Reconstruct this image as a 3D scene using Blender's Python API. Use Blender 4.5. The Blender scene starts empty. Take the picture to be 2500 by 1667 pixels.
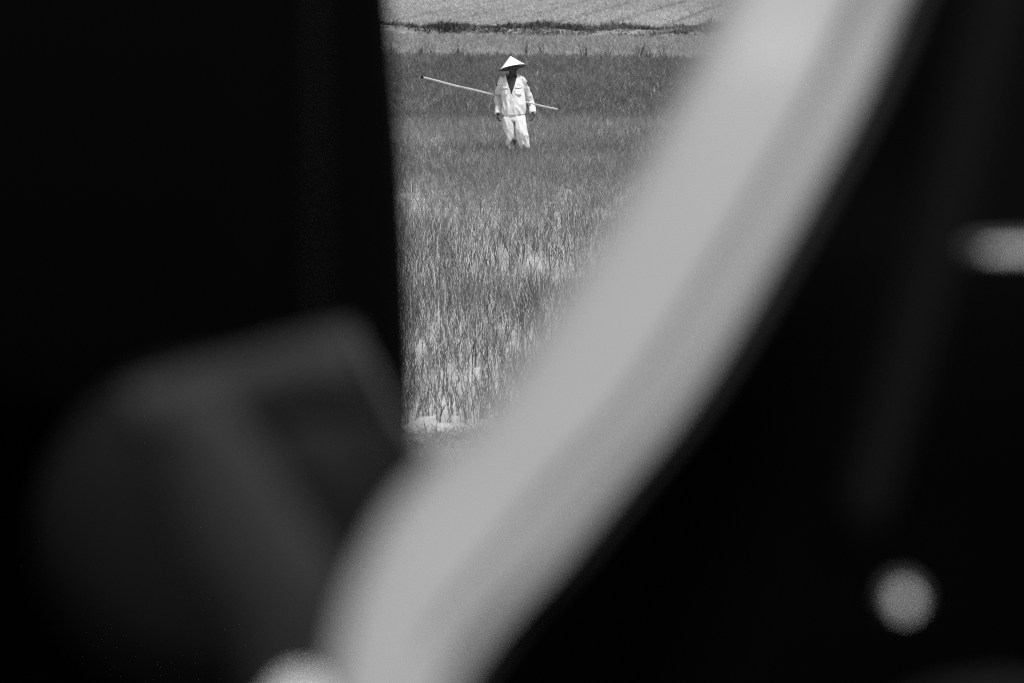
import bpy, bmesh, math, random
import numpy as np
from mathutils import Vector, Matrix, noise
random.seed(7); RNG = np.random.default_rng(11)
sc = bpy.context.scene
COL = sc.collection
PI = math.pi

# ------------------------------------------------------------------ camera
CAM_Z = 4.5                      # eye height above the paddy; the road stands 3.8 m above it
FPX = 9375.0                     # 135 mm lens on a 36 mm wide frame, 2500 px
PITCH = math.atan(1079.5 / FPX)
cam_d = bpy.data.cameras.new('camera'); cam = bpy.data.objects.new('camera', cam_d); COL.objects.link(cam)
cam.location = (0, 0, CAM_Z); cam.rotation_euler = (PI/2 - PITCH, 0, 0)
cam_d.lens = 135; cam_d.sensor_width = 36; cam_d.clip_start = 0.05; cam_d.clip_end = 5000
cam_d.dof.use_dof = True; cam_d.dof.focus_distance = 48.5; cam_d.dof.aperture_fstop = 135/27.0
sc.camera = cam

# ------------------------------------------------------------------ world, sun, exposure
SUN_EL, SUN_AZ = math.radians(62), math.radians(146)   # azimuth clockwise from +Y
w = bpy.data.worlds.new('World'); sc.world = w; w.use_nodes = True
nt = w.node_tree; nt.nodes.clear()
sky = nt.nodes.new('ShaderNodeTexSky'); sky.sky_type = 'NISHITA'; sky.sun_disc = False
sky.sun_elevation = SUN_EL; sky.sun_rotation = SUN_AZ; sky.dust_density = 4.0
bw = nt.nodes.new('ShaderNodeRGBToBW'); bg = nt.nodes.new('ShaderNodeBackground'); wo = nt.nodes.new('ShaderNodeOutputWorld')
nt.links.new(sky.outputs[0], bw.inputs[0]); nt.links.new(bw.outputs[0], bg.inputs[0]); nt.links.new(bg.outputs[0], wo.inputs[0])
bg.inputs[1].default_value = 0.08
sl = bpy.data.lights.new('sun', 'SUN'); sl.energy = 2.35; sl.angle = math.radians(8); sl.color = (1, 1, 1)
so = bpy.data.objects.new('sun', sl); COL.objects.link(so)
sdir = Vector((math.sin(SUN_AZ)*math.cos(SUN_EL), math.cos(SUN_AZ)*math.cos(SUN_EL), math.sin(SUN_EL)))
so.rotation_euler = sdir.to_track_quat('Z', 'Y').to_euler()
so.location = (0, 0, 60)
sc.view_settings.view_transform = 'Standard'; sc.view_settings.look = 'None'
sc.view_settings.exposure = 0.55; sc.view_settings.gamma = 1.0
sc.cycles.pixel_filter_type = 'BLACKMAN_HARRIS'; sc.cycles.filter_width = 1.1
sc.cycles.sample_clamp_indirect = 1.0; sc.cycles.sample_clamp_direct = 4.0; sc.cycles.use_denoising = False; sc.cycles.use_adaptive_sampling = False     # fine grain, as on the film-like photograph
sc.cycles.max_bounces = 6; sc.cycles.diffuse_bounces = 3; sc.cycles.glossy_bounces = 3; sc.cycles.transparent_max_bounces = 4
sc.cycles.caustics_reflective = False; sc.cycles.caustics_refractive = False

# ------------------------------------------------------------------ helpers
def grey(v): return (v, v, v, 1)
def mat(name, v, rough=0.7, spec=0.3, metal=0.0, noise_scale=None, var=0.25, bump=0.0, bump_scale=None, stretch=(1, 1, 1), coat=0.0):
    m = bpy.data.materials.new(name); m.use_nodes = True
    n = m.node_tree.nodes; l = m.node_tree.links; b = n['Principled BSDF']
    b.inputs['Base Color'].default_value = grey(v); b.inputs['Roughness'].default_value = rough
    b.inputs['Specular IOR Level'].default_value = spec; b.inputs['Metallic'].default_value = metal
    b.inputs['Coat Weight'].default_value = coat
    tc = n.new('ShaderNodeTexCoord'); mp = n.new('ShaderNodeMapping'); l.new(tc.outputs['Object'], mp.inputs[0])
    mp.inputs['Scale'].default_value = stretch
    if noise_scale:
        t = n.new('ShaderNodeTexNoise'); t.inputs['Scale'].default_value = noise_scale; t.inputs['Detail'].default_value = 6
        l.new(mp.outputs[0], t.inputs['Vector'])
        r = n.new('ShaderNodeMapRange'); r.inputs['From Min'].default_value = 0.3; r.inputs['From Max'].default_value = 0.7
        r.inputs['To Min'].default_value = v*(1-var); r.inputs['To Max'].default_value = v*(1+var)
        l.new(t.outputs['Fac'], r.inputs[0])
        l.new(r.outputs[0], b.inputs['Base Color'])
    if bump:
        t2 = n.new('ShaderNodeTexNoise'); t2.inputs['Scale'].default_value = bump_scale or 20; t2.inputs['Detail'].default_value = 5
        l.new(mp.outputs[0], t2.inputs['Vector'])
        bp = n.new('ShaderNodeBump'); bp.inputs['Strength'].default_value = 1.0; bp.inputs['Distance'].default_value = bump
        l.new(t2.outputs['Fac'], bp.inputs['Height']); l.new(bp.outputs[0], b.inputs['Normal'])
    return m

def tag(o, label=None, cat=None, group=None, kind=None):
    if label: o['label'] = label
    if cat: o['category'] = cat
    if group: o['group'] = group
    if kind: o['kind'] = kind
    return o
def empty(name, loc, rz=0):
    o = bpy.data.objects.new(name, None); COL.objects.link(o); o.location = loc; o.rotation_euler = (0, 0, rz); return o
def link(name, bm, m, parent=None, smooth=True, mods=None):
    """bmesh -> one object; mesh coordinates are in the parent's space"""
    me = bpy.data.meshes.new(name)
    bmesh.ops.recalc_face_normals(bm, faces=bm.faces); bm.to_mesh(me); bm.free()
    o = bpy.data.objects.new(name, me); COL.objects.link(o)
    if m: me.materials.append(m)
    if parent: o.parent = parent
    if smooth:
        for p in me.polygons: p.use_smooth = True
    return o
def bake(o):
    dg = bpy.context.evaluated_depsgraph_get(); me = bpy.data.meshes.new_from_object(o.evaluated_get(dg))
    old = o.data; o.modifiers.clear(); o.data = me; me.name = o.name
    if not me.materials and old.materials: me.materials.append(old.materials[0])
    for p in me.polygons: p.use_smooth = True
    return o
def ring_frame(pts, i, ref):
    a = pts[max(i-1, 0)]; b = pts[min(i+1, len(pts)-1)]
    t = (b-a).normalized(); u = (ref - t*ref.dot(t)).normalized(); v = t.cross(u)
    return u, v
def loft(bm, pts, rad, seg=16, ref=(1, 0, 0), cap=True):
    pts = [Vector(p) for p in pts]; ref = Vector(ref); rings = []
    for i, p in enumerate(pts):
        u, v = ring_frame(pts, i, ref); r = rad[i]; rx, ry = (r, r) if not isinstance(r, (tuple, list)) else r
        rings.append([bm.verts.new(p + u*rx*math.cos(2*PI*k/seg) + v*ry*math.sin(2*PI*k/seg)) for k in range(seg)])
    for a, b in zip(rings, rings[1:]):
        for k in range(seg): bm.faces.new((a[k], a[(k+1) % seg], b[(k+1) % seg], b[k]))
    if cap:
        bm.faces.new(rings[0][::-1]); bm.faces.new(rings[-1])
    return rings
def smooth_path(pts, n=6):
    """Catmull-Rom through pts (tuples of any length)"""
    P = [np.array(p, float) for p in pts]; P = [2*P[0]-P[1]] + P + [2*P[-1]-P[-2]]; out = []
    for i in range(1, len(P)-2):
        for k in range(n):
            t = k/n; a, b, c, d = P[i-1], P[i], P[i+1], P[i+2]
            out.append(0.5*((2*b)+(-a+c)*t+(2*a-5*b+4*c-d)*t*t+(-a+3*b-3*c+d)*t**3))
    out.append(P[-2]); return out
def remesh(o, vox, it=4):
    r = o.modifiers.new('r', 'REMESH'); r.mode = 'VOXEL'; r.voxel_size = vox
    s = o.modifiers.new('s', 'SMOOTH'); s.factor = 0.5; s.iterations = it
    return bake(o)
def ellipsoid(bm, c, r, rot=None, u=20, v=14):
    g = bmesh.ops.create_uvsphere(bm, u_segments=u, v_segments=v, radius=1)
    M = Matrix.Translation(Vector(c)) @ (rot.to_4x4() if rot else Matrix.Identity(4)) @ Matrix.Diagonal((r[0], r[1], r[2], 1))
    bmesh.ops.transform(bm, matrix=M, verts=g['verts'])
def rbox(bm, c, s, rot=None, bev=0.0, seg=3):
    g = bmesh.ops.create_cube(bm, size=1)
    M = Matrix.Translation(Vector(c)) @ (rot.to_4x4() if rot else Matrix.Identity(4)) @ Matrix.Diagonal((s[0], s[1], s[2], 1))
    bmesh.ops.transform(bm, matrix=M, verts=g['verts'])
    if bev:
        es = list({e for v in g['verts'] for e in v.link_edges})
        bmesh.ops.bevel(bm, geom=es, offset=bev, segments=seg, profile=0.5, affect='EDGES')

# ------------------------------------------------------------------ ground
# distances of the field edges; every edge runs slightly askew to the view
def sk(x): return -0.33*x            # edges come nearer to the right
Y_WATER, Y_MAIN_END, Y_STRIP_END, Y_DIKE_END = 32.3, 109.5, 125.8, 130.2
def gz(x, y):
    """height of the earth"""
    if y < 4.4: return 3.8
    if y < 13:
        t = (y-4.4)/8.6; return 3.8 - 3.75*(t*t*(3-2*t)) + 0.05*noise.noise(Vector((x*1.3, y*1.3, 0)))*min(1, (y-4.4))
    ye = y - sk(x)
    if y < Y_WATER+1.2:
        e = Y_WATER + 0.35*noise.noise(Vector((x*0.9, 3, 0))) + 0.12*noise.noise(Vector((x*4, 8, 0)))
        t = min(1, max(0, (e+0.5-y)/1.0)); t = t*t*(3-2*t)
        return -0.07 + 0.13*t + 0.035*noise.noise(Vector((x*2.2, y*1.2, 5)))*t + 0.02*noise.noise(Vector((x*9, y*4, 5)))*t
    if ye < Y_MAIN_END: return -0.07
    if ye < Y_STRIP_END:
        return 0.02
    if ye < Y_DIKE_END:
        t = (ye-Y_STRIP_END)/(Y_DIKE_END-Y_STRIP_END)
        return 0.02 + 0.20*math.sin(PI*t)**0.5 + 0.10*noise.noise(Vector((x*0.6, y*0.6, 2))) + 0.06*noise.noise(Vector((x*2.3, y*2, 2)))
    return 0.05
ys = [-300, -60, -20, -9, -4] + list(np.arange(-2, 14, 0.5)) + list(np.arange(14, 28, 2)) + list(np.arange(28, 34.5, 0.1)) \
   + list(np.arange(35, 100, 5)) + list(np.arange(100, 146, 0.4)) + list(np.arange(146, 240, 8)) + [300, 500, 900, 2000, 4000]
xs = [-3000, -600, -200, -80, -40, -28] + list(np.arange(-22, -6, 1.0)) + list(np.arange(-6, 6, 0.16)) + list(np.arange(6, 23, 1.0)) + [28, 40, 80, 200, 600, 3000]
m_earth = mat('earth', 0.24, 0.95, 0.1, noise_scale=1.3, var=0.5, bump=0.05, bump_scale=9)
def sheet(name, xs, ys, f, m):
    nx = len(xs); V = [(x, y, f(x, y)) for y in ys for x in xs]
    F = [(j*nx+i, j*nx+i+1, (j+1)*nx+i+1, (j+1)*nx+i) for j in range(len(ys)-1) for i in range(nx-1)]
    me = bpy.data.meshes.new(name); me.from_pydata(V, [], F); me.materials.append(m)
    for p in me.polygons: p.use_smooth = True
    o = bpy.data.objects.new(name, me); COL.objects.link(o); return o
tag(sheet('ground', xs, ys, gz, m_earth), kind='structure')

m_road = mat('asphalt', 0.05, 0.9, 0.3, noise_scale=60, var=0.5, bump=0.004, bump_scale=250)
tag(sheet('road', [-400, -60, -10, 0, 10, 60, 400], [-5.5, -3, 0, 3.9], lambda x, y: 3.806, m_road), kind='structure')

# water between the near plants, out to the far end of the main paddy
m_water = bpy.data.materials.new('paddy_water'); m_water.use_nodes = True
n = m_water.node_tree.nodes; l = m_water.node_tree.links; b = n['Principled BSDF']
b.inputs['Base Color'].default_value = grey(0.22); b.inputs['Roughness'].default_value = 0.10; b.inputs['IOR'].default_value = 1.33
tc = n.new('ShaderNodeTexCoord'); mp = n.new('ShaderNodeMapping'); mp.inputs['Scale'].default_value = (1, 0.5, 1); l.new(tc.outputs['Object'], mp.inputs[0])
t = n.new('ShaderNodeTexNoise'); t.inputs['Scale'].default_value = 5; t.inputs['Detail'].default_value = 6; l.new(mp.outputs[0], t.inputs['Vector'])
bp = n.new('ShaderNodeBump'); bp.inputs['Distance'].default_value = 0.006; l.new(t.outputs['Fac'], bp.inputs['Height']); l.new(bp.outputs[0], b.inputs['Normal'])
t2 = n.new('ShaderNodeTexNoise'); t2.inputs['Scale'].default_value = 2.2; t2.inputs['Detail'].default_value = 8; l.new(mp.outputs[0], t2.inputs['Vector'])
r = n.new('ShaderNodeMapRange'); r.inputs['From Min'].default_value = 0.35; r.inputs['From Max'].default_value = 0.65
r.inputs['To Min'].default_value = 0.46; r.inputs['To Max'].default_value = 0.70; l.new(t2.outputs['Fac'], r.inputs[0]); l.new(r.outputs[0], b.inputs['Base Color'])
tag(sheet('paddy_water', [-60, -20, 0, 20, 60], [31.0, 50, 80, 100, 128], lambda x, y: 0.0 if y < 120 else -0.03, m_water), kind='structure')

# ------------------------------------------------------------------ grasses
def leaf_mat(name, lo, hi, trans=0.25, rough=0.55, spec=0.25):
    m = bpy.data.materials.new(name); m.use_nodes = True
    n = m.node_tree.nodes; l = m.node_tree.links; b = n['Principled BSDF']
    a = n.new('ShaderNodeAttribute'); a.attribute_name = 'tone'
    r = n.new('ShaderNodeMapRange'); r.inputs['To Min'].default_value = lo; r.inputs['To Max'].default_value = hi
    l.new(a.outputs['Fac'], r.inputs[0]); l.new(r.outputs[0], b.inputs['Base Color'])
    b.inputs['Roughness'].default_value = rough; b.inputs['Specular IOR Level'].default_value = spec
    tr = n.new('ShaderNodeBsdfTranslucent'); l.new(r.outputs[0], tr.inputs[0])
    mx = n.new('ShaderNodeMixShader'); mx.inputs[0].default_value = trans
    l.new(b.outputs[0], mx.inputs[1]); l.new(tr.outputs[0], mx.inputs[2]); l.new(mx.outputs[0], n['Material Output'].inputs[0])
    return m
def vnoise(x, y, s, seed):
    """cheap smooth value noise for arrays, about 0..1"""
    x = x*s + seed*17.3; y = y*s + seed*9.1
    xi = np.floor(x).astype(int); yi = np.floor(y).astype(int); fx = x-xi; fy = y-yi
    fx = fx*fx*(3-2*fx); fy = fy*fy*(3-2*fy)
    def h(a, b):
        v = np.sin(a*127.1 + b*311.7 + seed*74.7)*43758.5453; return v-np.floor(v)
    return (h(xi, yi)*(1-fx)+h(xi+1, yi)*fx)*(1-fy) + (h(xi, yi+1)*(1-fx)+h(xi+1, yi+1)*fx)*fy
def blades(name, x, y, z, h, wd, lean, bend, tone, m, segs=3, kind='stuff', label=None, cat=None):
    """one mesh of curved grass blades; arrays all of one length"""
    n = len(x); az = RNG.uniform(0, 2*PI, n); dx, dy = np.cos(az), np.sin(az)
    fa = RNG.normal(0, 0.7, n); wx, wy = np.cos(fa), np.sin(fa)       # leaf width direction
    L = segs+1; nv = 2*segs+1; V = np.zeros((n, nv, 3), np.float32)
    for k in range(L):
        t = k/segs; off = (lean*t + bend*t*t)*h; zz = h*(t - 0.55*np.minimum(bend, 1.2)*t*t)
        px, py, pz = x+dx*off, y+dy*off, z+zz
        wk = wd*(0.75+0.5*t if t < 0.5 else 1.0*(1-t)*2*0.95+0.05)*0.5
        if k < segs:
            V[:, 2*k, 0] = px-wx*wk; V[:, 2*k, 1] = py-wy*wk; V[:, 2*k, 2] = pz
            V[:, 2*k+1, 0] = px+wx*wk; V[:, 2*k+1, 1] = py+wy*wk; V[:, 2*k+1, 2] = pz
        else: V[:, 2*k, 0] = px; V[:, 2*k, 1] = py; V[:, 2*k, 2] = pz
    tri = []
    for k in range(segs-1): tri += [(2*k, 2*k+1, 2*k+3), (2*k, 2*k+3, 2*k+2)]
    tri.append((2*segs-2, 2*segs-1, 2*segs))
    T = (np.array(tri)[None] + (np.arange(n)*nv)[:, None, None]).reshape(-1, 3)
    me = bpy.data.meshes.new(name); me.vertices.add(n*nv); me.vertices.foreach_set('co', V.ravel())
    me.loops.add(T.size); me.loops.foreach_set('vertex_index', T.ravel().astype(np.int32))
    me.polygons.add(len(T)); me.polygons.foreach_set('loop_start', np.arange(0, T.size, 3, dtype=np.int32))
    me.update(calc_edges=True)
    at = me.attributes.new('tone', 'FLOAT', 'POINT'); at.data.foreach_set('value', np.repeat(tone, nv).astype(np.float32))
    me.materials.append(m)
    o = bpy.data.objects.new(name, me); COL.objects.link(o)
    tag(o, label, cat, kind=kind); return o
def scatter(y0, y1, dens, margin=1.0):
    """points in the view wedge between two distances, skewed with the field edges"""
    W = 0.142; hw = W*y1+margin; N = int((y1-y0)*2*hw*dens)
    x = RNG.uniform(-hw, hw, N); y = RNG.uniform(y0, y1, N)
    k = np.abs(x) < W*y+margin; return x[k], y[k]
def clumps(x, y, nb, spread):
    n = len(x); r = np.repeat(np.arange(n), nb)
    return r, x[r]+RNG.normal(0, spread, len(r)), y[r]+RNG.normal(0, spread, len(r))

m_rice = leaf_mat('rice_leaf', 0.045, 0.58, 0.30)
# near rice: thin stand, water shows between
def near_rice():
    x, y = scatter(Y_WATER-0.2, 52, 96)
    e = Y_WATER + 0.1 + 0.5*vnoise(x, y, 1.1, 3)
    p = np.interp(y, [32.3, 34, 37, 42, 47, 52], [0.95, 1.00, 0.74, 0.56, 0.52, 0.55])
    nz = 0.55*vnoise(x*0.45, y*0.5, 1.0, 5) + 0.45*vnoise(x, y*0.45, 1.7, 6)
    rowband = np.interp(y, [36, 38, 40, 41.2, 42.5, 43.8, 45, 47.5, 49, 51], [1.0, 0.7, 0.7, 1.6, 1.7, 1.0, 0.7, 0.65, 1.3, 1.1])
    p = p*rowband*np.clip((nz-0.10)*2.0, 0.55, 1.3)
    k = (RNG.uniform(0, 1, len(x)) < p) & (y > e)
    x, y = x[k], y[k]
    r, bx, by = clumps(x, y, 4, 0.014); n = len(r)
    ch = RNG.normal(1, 0.16, len(x)).clip(0.6, 1.4)[r]
    h = 0.39*ch*RNG.uniform(0.65, 1.12, n)
    lean = np.abs(RNG.normal(0.0, 0.12, n)); bend = np.abs(RNG.normal(0, 0.34, n))
    wd = RNG.uniform(0.004, 0.0095, n)
    base = 0.30*vnoise(x, y, 1.4, 8)[r]
    tone = np.clip(base*0.35 + RNG.beta(1.3, 5.5, n)*0.7, 0, 1)
    dry = RNG.uniform(0, 1, n) < 0.22; tone[dry] = RNG.uniform(0.45, 1.4, dry.sum())
    blades('rice_plants', bx, by, np.full(n, -0.02), h, wd, lean, bend, tone, m_rice, 4,
           label='thin stand of young rice standing in bright shallow water in the near paddy', cat='rice')
near_rice()
def mid_rice():
    x, y = scatter(51, 80, 64)
    nz = 0.5*vnoise(x*0.35, y*0.22, 1.0, 12) + 0.5*vnoise(x, y*0.4, 1.2, 13)
    p = np.interp(y, [51, 54, 58, 62, 80], [0.30, 0.34, 0.60, 0.95, 1])*np.clip((nz-0.05)*3, 0.5, 1)
    k = RNG.uniform(0, 1, len(x)) < p; x, y = x[k], y[k]; nz = nz[k]
    r, bx, by = clumps(x, y, 5, 0.02); n = len(r)
    hh = (0.245 + 0.06*nz)[r]*np.interp(by, [51, 58, 80], [1.45, 1.1, 1.0])
    h = hh*RNG.uniform(0.6, 1.2, n)
    lean = np.abs(RNG.normal(0.1, 0.25, n)); bend = np.abs(RNG.normal(0.1, 0.45, n)); wd = RNG.uniform(0.005, 0.012, n)
    nb = vnoise(x, y*0.35, 0.8, 21)[r]*0.5 + vnoise(x*0.25, y*0.35, 1.0, 22)[r]*0.5
    zone = np.interp(by-sk(bx)*0.3, [51, 62, 63.5, 65, 67.5, 70, 76.5, 78, 80], [0.02, 0.03, -0.01, 0.03, -0.02, 0.05, 0.07, -0.02, -0.04])
    tone = np.clip(0.05 + 0.16*nb + zone + RNG.beta(1.0, 5, n)*0.70, 0, 1)
    br = RNG.uniform(0, 1, n) < 0.012; tone[br] = RNG.uniform(0.6, 1.0, br.sum())
    blades('rice_plants', bx, by, np.full(n, -0.03), h, wd, lean, bend, tone, m_rice, 3,
           label='dense knee-high rice around the walking man', cat='rice')
mid_rice()
def far_rice():
    x, y = scatter(78.5, 115, 34)
    k = y < Y_MAIN_END + sk(x)+0.0; x, y = x[k], y[k]
    r, bx, by = clumps(x, y, 5, 0.04); n = len(r)
    h = 0.27*RNG.uniform(0.6, 1.2, n); lean = np.abs(RNG.normal(0.2, 0.4, n)); bend = np.abs(RNG.normal(0.2, 0.5, n)); wd = RNG.uniform(0.008, 0.022, n)
    nb = vnoise(x, y*0.3, 0.9, 31)[r]*0.5 + vnoise(x*0.25, y*0.2, 1.0, 32)[r]*0.5
    tone = np.clip(0.02 + 0.10*nb + RNG.beta(1.0, 6, n)*0.55, 0, 1)
    br = RNG.uniform(0, 1, n) < 0.008; tone[br] = RNG.uniform(0.5, 0.9, br.sum())
    blades('rice_plants', bx, by, np.full(n, -0.03), h, wd, lean, bend, tone, m_rice, 3,
           label='darker even rice in the far half of the paddy behind the man', cat='rice')
far_rice()
m_pale = leaf_mat('pale_rice_leaf', 0.31, 0.74, 0.45)
def strip_rice():
    x, y = scatter(103, 137, 20)
    ye = y - sk(x); k = (ye > Y_MAIN_END) & (ye < Y_STRIP_END+0.2); x, y = x[k], y[k]
    r, bx, by = clumps(x, y, 4, 0.05); n = len(r)
    h = 0.22*RNG.uniform(0.5, 1.15, n); lean = np.abs(RNG.normal(0.1, 0.3, n)); bend = np.abs(RNG.normal(0.1, 0.4, n)); wd = RNG.uniform(0.012, 0.03, n)
    ze = (by-sk(bx)); edge = np.interp(ze, [Y_MAIN_END, Y_MAIN_END+3, Y_MAIN_END+6], [0.16, 0.09, 0.0])
    tone = np.clip(0.05 + edge + 0.16*vnoise(x*0.3, y*0.3, 1.0, 41)[r] + RNG.beta(1.3, 4, n)*0.16, 0, 1)
    blades('rice_plants', bx, by, np.full(n, 0.0), h, wd, lean, bend, tone, m_pale, 2,
           label='narrow strip of pale grey rice between the dark paddy and the scrubby dike', cat='rice')
strip_rice()
def beyond_rice():
    x, y = scatter(122, 200, 20, 2.0)
    ye = y - sk(x); k = ye > Y_DIKE_END-0.3; x, y = x[k], y[k]
    r, bx, by = clumps(x, y, 5, 0.09); n = len(r)
    h = 0.19*RNG.uniform(0.6, 1.1, n); lean = np.abs(RNG.normal(0.3, 0.4, n)); bend = np.abs(RNG.normal(0.1, 0.4, n)); wd = RNG.uniform(0.025, 0.05, n)
    # old wheel furrows running aslant through the crop
    u = (x - 0.128*y + 15.9 + 0.5*(vnoise(x*0.2, y*0.1, 1.0, 50)-0.5))/2.1; fr = np.abs((u+0.5) % 1 - 0.5)*-2+1
    fur = np.clip((fr-0.66)*6, 0, 1)[r]*(0.35+0.65*vnoise(x*0.3, y*0.05, 1, 55)[r])*(0.3+0.7*(x > 1.0))[r]
    tone = np.clip(0.30 + 0.22*vnoise(x*0.15, y*0.08, 1.0, 51)[r] + 0.08*vnoise(x, y*0.2, 0.6, 52)[r] + RNG.beta(3, 4, n)*0.14 - 0.75*fur, 0, 1)
    h = h*(1-0.75*fur)
    blades('rice_plants', bx, by, np.full(n, 0.02), h, wd, lean, bend, tone, m_pale, 2,
           label='pale even rice field beyond the scrubby dike', cat='rice')
beyond_rice()
# scrub on the dike
m_scrub = leaf_mat('scrub_leaf', 0.015, 0.28, 0.2)
def scrub():
    x, y = scatter(117, 147, 60)
    ye = y - sk(x); t = (ye-Y_STRIP_END)/(Y_DIKE_END-Y_STRIP_END)
    p = vnoise(x, y, 0.55, 61)*0.6 + vnoise(x, y, 1.9, 62)*0.5
    u1 = RNG.uniform(0, 1, len(x)); dens = np.interp(t, [-0.02, 0.06, 0.14, 0.3, 0.42, 0.55, 0.95, 1.1], [0, 0.5, 0.15, 0.12, 0.6, 1.5, 1.5, 0])
    lowp = vnoise(x, y, 0.35, 66); dens = dens + (t > 0.05)*(t < 0.4)*(lowp > 0.6)*1.1
    k = u1 < dens*np.clip((p-0.34)*3.6, 0.05, 1.2)
    x, y = x[k], y[k]; p = p[k]
    r, bx, by = clumps(x, y, 5, 0.06); n = len(r)
    h = (0.05+0.42*p**2.6)[r]*RNG.uniform(0.5, 1.2, n); lean = np.abs(RNG.normal(0.2, 0.4, n)); bend = np.abs(RNG.normal(0.2, 0.5, n)); wd = RNG.uniform(0.015, 0.05, n)
    z = np.array([gz(a, b) for a, b in zip(x, y)])[r]-0.03
    tone = np.clip(0.10 + 0.6*(vnoise(x, y, 0.9, 64)[r]-0.35) + RNG.beta(1, 4, n)*0.8, 0, 1)
    blades('dike_scrub', bx, by, z, h, wd, lean, bend, tone, m_scrub, 2,
           label='dark ragged weeds and scrub growing along the far dike', cat='scrub')
scrub()
# straw and weeds at the paddy's near edge
m_straw = leaf_mat('straw', 0.06, 0.55, 0.15)
def verge():
    x, y = scatter(27.5, Y_WATER+0.5, 700, 0.6)
    z = np.array([gz(a, b) for a, b in zip(x, y)]); k = z > -0.015; x, y, z = x[k], y[k], z[k]; n = len(x)
    flat = RNG.uniform(0, 1, n)
    h = np.where(flat < 0.75, RNG.uniform(0.02, 0.07, n), RNG.uniform(0.05, 0.14, n))
    lean = np.where(flat < 0.75, RNG.uniform(1.5, 5.0, n), RNG.uniform(0.1, 0.9, n)); bend = np.where(flat < 0.75, RNG.uniform(0, 0.8, n), RNG.uniform(0, 0.8, n))
    tone = np.clip(RNG.beta(1.2, 3.5, n) + 0.25*(vnoise(x, y, 2.0, 71)-0.5), 0, 1)
    blades('bank_grass', x, y, z+0.005, h, RNG.uniform(0.003, 0.009, n), lean, bend, tone, m_straw, 3,
           label='matted straw and short grass on the near edge of the paddy', cat='grass')
verge()
def slope_grass():
    x = RNG.uniform(-6, 6, 16000); y = RNG.uniform(4.0, 15, 16000); n = len(x)
    z = np.array([gz(a, b) for a, b in zip(x, y)])
    blades('embankment_grass', x, y, z-0.01, RNG.uniform(0.05, 0.16, n), RNG.uniform(0.003, 0.007, n), RNG.uniform(0, 0.6, n), RNG.uniform(0, 0.8, n),
           RNG.beta(1.5, 5, n), m_rice, 3, label='short grass on the road embankment just beyond the parked motorbikes', cat='grass')
slope_grass()
# tall weed tufts standing along the far edge of the dark paddy
def tuft_mesh(seed):
    rg = np.random.default_rng(seed); bm = bmesh.new()
    for k in range(rg.integers(7, 13)):
        h = rg.uniform(0.3, 0.62); a = rg.uniform(0, 2*PI); ln = rg.uniform(0.05, 0.5); bx, by = rg.normal(0, 0.07, 2); wdt = rg.uniform(0.012, 0.022)
        pv = []
        for q in range(5):
            t = q/4; wv = wdt*(1-t**1.5)*0.5+0.001; px = bx+math.cos(a)*ln*h*t*t; py = by+math.sin(a)*ln*h*t*t; pz = h*(t-0.25*ln*t*t)
            pv.append((bm.verts.new((px-wv, py, pz)), bm.verts.new((px+wv, py+0.3*wv, pz))))
        for p, q in zip(pv, pv[1:]): bm.faces.new((p[0], p[1], q[1], q[0]))
    me = bpy.data.meshes.new('weed_tuft'); bm.to_mesh(me); bm.free(); return me
m_weed = mat('weed', 0.02, 0.7, 0.2, noise_scale=8, var=0.4); 
tmes = [tuft_mesh(s) for s in range(5)]
for t_ in tmes: t_.materials.append(m_weed)
TL = ['small weed tuft on the far paddy edge beside the black apron', 'low weed tuft second from the left on the far paddy edge', 'weed tuft between two others above the raised pole end', 'tall forked weed tuft above the left half of the pole',
      'lowest weed tuft just left of the tuft nearest the hat', 'weed tuft on the far paddy edge nearest left of the hat', 'broad weed tuft first to the right of the hat', 'weed tuft second to the right of the hat', 'stubby low weed tuft third right of the hat',
      'lone weed tuft midway between hat and leg shield', 'small weed tuft left of a close pair, midway to the leg shield', 'weed tuft right of a close pair, midway to the leg shield', 'left stem clump of the tall trio near the leg shield',
      'tallest middle clump of the trio near the leg shield', 'right stem clump of the tall trio near the leg shield', 'small weed tuft just right of the tall trio', 'last weed tuft on the right before the leg shield']
for i, (px, sc_) in enumerate([(955, 0.8), (1003, 0.7), (1028, 0.9), (1054, 1.1), (1112, 0.6), (1121, 1.0), (1285, 1.3), (1318, 1.1), (1350, 0.6), (1424, 1.0), (1465, 0.8), (1480, 0.9), (1552, 1.1), (1561, 1.2), (1570, 1.1), (1588, 0.8), (1620, 1.0)]):
    yy = Y_MAIN_END; x = (px-1250)/FPX*yy; yy = Y_MAIN_END+sk(x)+random.uniform(-0.5, 0.4); x = (px-1250)/FPX*yy
    o = bpy.data.objects.new('weed_tuft', tmes[i % 5]); COL.objects.link(o); o.location = (x, yy, -0.02); o.rotation_euler = (0, 0, i*1.7); o.scale = (1.0, 1.0, 0.95*sc_)
    tag(o, TL[i], 'weed', 'weed tufts along the far edge of the paddy')

# ------------------------------------------------------------------ the man in the paddy
MY = 68.0
man = empty('person', (0.036, MY, 0.0))
tag(man, 'person in white conical hat, open white jacket and trousers, wading through rice', 'person')
def M(zx, zy, y=0.0): return Vector(((zx-1540)/773.0, y, (1550-zy)/773.0))   # reads positions measured on the figure, in metres
m_skin = mat('skin', 0.05, 0.5, 0.35, noise_scale=9, var=0.3)
m_cloth = mat('white_cotton', 0.72, 0.9, 0.1, noise_scale=5, var=0.07, bump=0.035, bump_scale=6, stretch=(1.6, 1.6, 0.55))
m_hat = mat('palm_leaf_hat', 0.84, 0.7, 0.2, noise_scale=12, var=0.03, bump=0.001, bump_scale=60)
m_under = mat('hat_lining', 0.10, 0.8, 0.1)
m_hair = mat('dark_hair', 0.012, 0.6, 0.3)
m_mark = mat('dark_badge', 0.01, 0.8, 0.1)
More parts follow.
